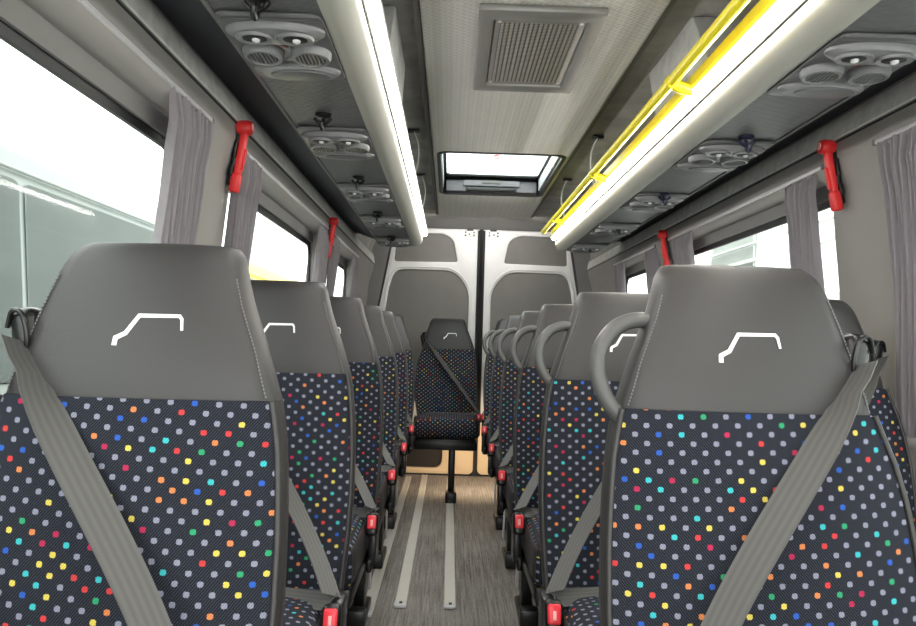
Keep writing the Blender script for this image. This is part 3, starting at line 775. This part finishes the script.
    bm = B(); box(bm, (-.198, -.021, .518), (.025, .012, .036), .005, 3, rot=rx(-.25)); rb = bd('release_button', bm, 'red_button', bk)
    bm = B(); box(bm, (-.198, -.0275, .518), (.006, .002, .016), .0008, rot=rx(-.25)); bd('press_mark', bm, 'pink_print', rb)
    if handle:
        bm = B(); pts = smooth_path([(-.105, .335, 1.056), (-.138, .330, 1.060), (-.170, .325, 1.047), (-.192, .318, 1.018), (-.197, .312, .988), (-.191, .307, .960), (-.177, .302, .935), (-.155, .300, .915)], 5)
        tube(bm, pts, .0118, 12); bd('grab_handle', bm, 'handle_grey')
    return root
def front_row(z):
    a, b = lerp(WT, z); return [front(-1+2*i/NU, z, a, b) for i in range(NU+1)]
words = ['nearest the camera', 'second from the camera', 'third from the camera', 'fourth from the camera', 'fifth from the camera', 'sixth from the camera']
PITCH = .66
def zsc(k): return 1.+.0062*(k-1)*.9
grpL, grpA, grpW, grpB = 'single seats along the left windows', 'aisle seats of the right double row', 'window seats of the right double row', 'rear bench seats'
sl = make_seat('passenger_seat', flip=True)
for k in range(1, 7):
    s = sl if k == 1 else copy_tree(sl); s.location = (-.616, PITCH*k-.03, 0); s.scale = (1, 1, zsc(k))
    tag(s, 'dotted navy and grey vinyl single seat by the left windows, %s' % words[k-1], 'seat', grpL)
sa = make_seat('passenger_seat', handle=True)
for k in range(1, 7):
    s = sa if k == 1 else copy_tree(sa); s.location = (.187, PITCH*k+.02, 0); s.scale = (1, 1, zsc(k))
    tag(s, 'dotted navy aisle seat with grab handle in the right double row, %s' % words[k-1], 'seat', grpA)
sw = make_seat('passenger_seat')
for k in range(2, 7):
    s = sw if k == 2 else copy_tree(sw); s.location = (.617, PITCH*k+.02, 0); s.scale = (1, 1, zsc(k))
    tag(s, 'window-side seat in the right double row, behind the aisle seats, %s' % words[k-2], 'seat', grpW)
b1 = make_seat('passenger_seat', flip=True, bench=True, dark=True); b2 = make_seat('passenger_seat', bench=True, dark=True)
for i, (x, src, lb) in enumerate(((-.655, b1, 'leftmost dark seat of the rear bench behind the left single seats'), (-.222, b1, 'dark dotted rear bench seat facing the end of the aisle'),
                                  (.215, b2, 'dark rear bench seat just right of the door gap'), (.655, b2, 'rightmost dark seat of the rear bench by the window'))):
    s = src if i in (0, 2) else copy_tree(src); s.location = (x, PITCH*7, 0); s.scale = ((.94, 1.03, 1.0, .94)[i], 1, 1.036)
    tag(s, lb, 'seat', grpB)

# ------------------------------------------------------------------ outside
bm = B(); box(bm, (0, 5, -.72), (60, 60, .1)); tag(build('ground', bm, 'asphalt'), kind='structure')
def van(loc, L, roof, side, body, win, label, wins, band):
    v = empty('parked_van', loc, label, 'van')
    H = roof; W = 1.9
    prof = round_poly([(0, .25), (W, .25), (W, H*.55), (W-.12, H), (.12, H), (0, H*.55)], [.05, .05, .1, .12, .12, .1])
    bm = B(); sweep_y(bm, [((-p[0]) if side < 0 else p[0], p[1]) for p in prof], 0, L, True, caps=True); bd = build('body', bm, body, v)
    for a, b in wins:
        bm = plate(round_poly([(a, H*.50), (b, H*.50), (b, H*.905), (a, H*.905)], .06), [], .02, .005)
        remap(bm, lambda p, q, c: (side*(-.012-.0+.12*max(0, (q-H*.55)/(H*.45))), p, q)); build('side_window', bm, win, v)
    bm = B(); tube(bm, [(side*.072, .05, H*.925), (side*.072, L-.05, H*.925)], .012, 8); build('roof_gutter', bm, band, v)
    bm = B(); box(bm, (side*.0, L/2, H*.42), (.03, L*.9, .07), .01); build('side_moulding', bm, win, v)
    for y in (.9, L-1.):
        bm = B(); revolve(bm, [(.33, -.1), (.35, -.05), (.35, .1), (.28, .12), (.1, .12)], (side*.10, y, .35), 24, 'X'); build('wheel', bm, 'tyre', v)
    return v
van((-2.6, -.8, -.67), 7.2, 2.79, -1, 'outside_grey', 'outside_grey_dark', 'grey green van parked outside the nearest left window', [(.2, 4.75), (4.80, 7.1)], 'outside_grey')
van((-2.7, 7.3, -.67), 4.8, 2.68, -1, 'outside_yellow', 'outside_grey', 'yellow van outside beyond the middle left window', [(.5, 1.8), (2.0, 4.2)], 'outside_yellow')
tk = van((3.0, 1.2, -.67), 9.0, 3.55, 1, 'outside_white', 'outside_pale', 'white high sided van parked outside the right windows', [(.3, 1.4), (6.3, 7.6)], 'outside_pale')
for z, hh in ((2.84, .02), (2.66, .035), (2.05, .30)):
    bm = B(); box(bm, (-.012, 4.5, z-.0), (.05, 8.9, hh), .008); build('side_ridge', bm, 'outside_pale', tk)
for y in (2.6, 4.4, 6.2):
    bm = B(); box(bm, (-.004, y, 2.3), (.02, .02, 1.3), .004); build('panel_seam', bm, 'outside_pale', tk)

# ------------------------------------------------------------------ light
w = bpy.data.worlds.new('world'); S.world = w; w.use_nodes = True; t = w.node_tree; t.nodes.clear()
o = t.nodes.new('ShaderNodeOutputWorld'); bg = t.nodes.new('ShaderNodeBackground'); tc = t.nodes.new('ShaderNodeTexCoord'); sp = t.nodes.new('ShaderNodeSeparateXYZ'); rp = t.nodes.new('ShaderNodeValToRGB')
rp.color_ramp.elements[0].position = .0; rp.color_ramp.elements[0].color = (.84, .86, .84, 1); rp.color_ramp.elements[1].position = .6; rp.color_ramp.elements[1].color = (1., 1., .985, 1)
t.links.new(tc.outputs['Generated'], sp.inputs[0]); t.links.new(sp.outputs[2], rp.inputs[0]); t.links.new(rp.outputs[0], bg.inputs[0]); bg.inputs[1].default_value = 2.6; t.links.new(bg.outputs[0], o.inputs[0])
ld = bpy.data.lights.new('under_bench_fill', 'AREA'); ld.energy = 2.2; ld.color = (1., .80, .55); ld.size = .5; ld.size_y = .05; ld.shape = 'RECTANGLE'  # added lamp with no visible fitting, warms the area under the rear bench
lo = bpy.data.objects.new('under_bench_fill', ld); COL.objects.link(lo); lo.location = (.0, 4.72, .33); lo.rotation_euler = (math.radians(50), 0, 0)
ld = bpy.data.lights.new('rear_door_fill', 'AREA'); ld.energy = 1.3; ld.color = (1., .97, .92); ld.size = .9; ld.size_y = .06; ld.shape = 'RECTANGLE'  # added fill lamp, unseen, brightens the rear doors
lo = bpy.data.objects.new('rear_door_fill', ld); COL.objects.link(lo); lo.location = (.0, 5.06, 1.915); lo.rotation_euler = (math.radians(40), 0, 0)
S.view_settings.view_transform = 'Standard'; S.view_settings.look = 'None'; S.view_settings.exposure = 1.1; S.view_settings.gamma = 1.
S.cycles.use_denoising = True
S.cycles.max_bounces = 8; S.cycles.transparent_max_bounces = 12
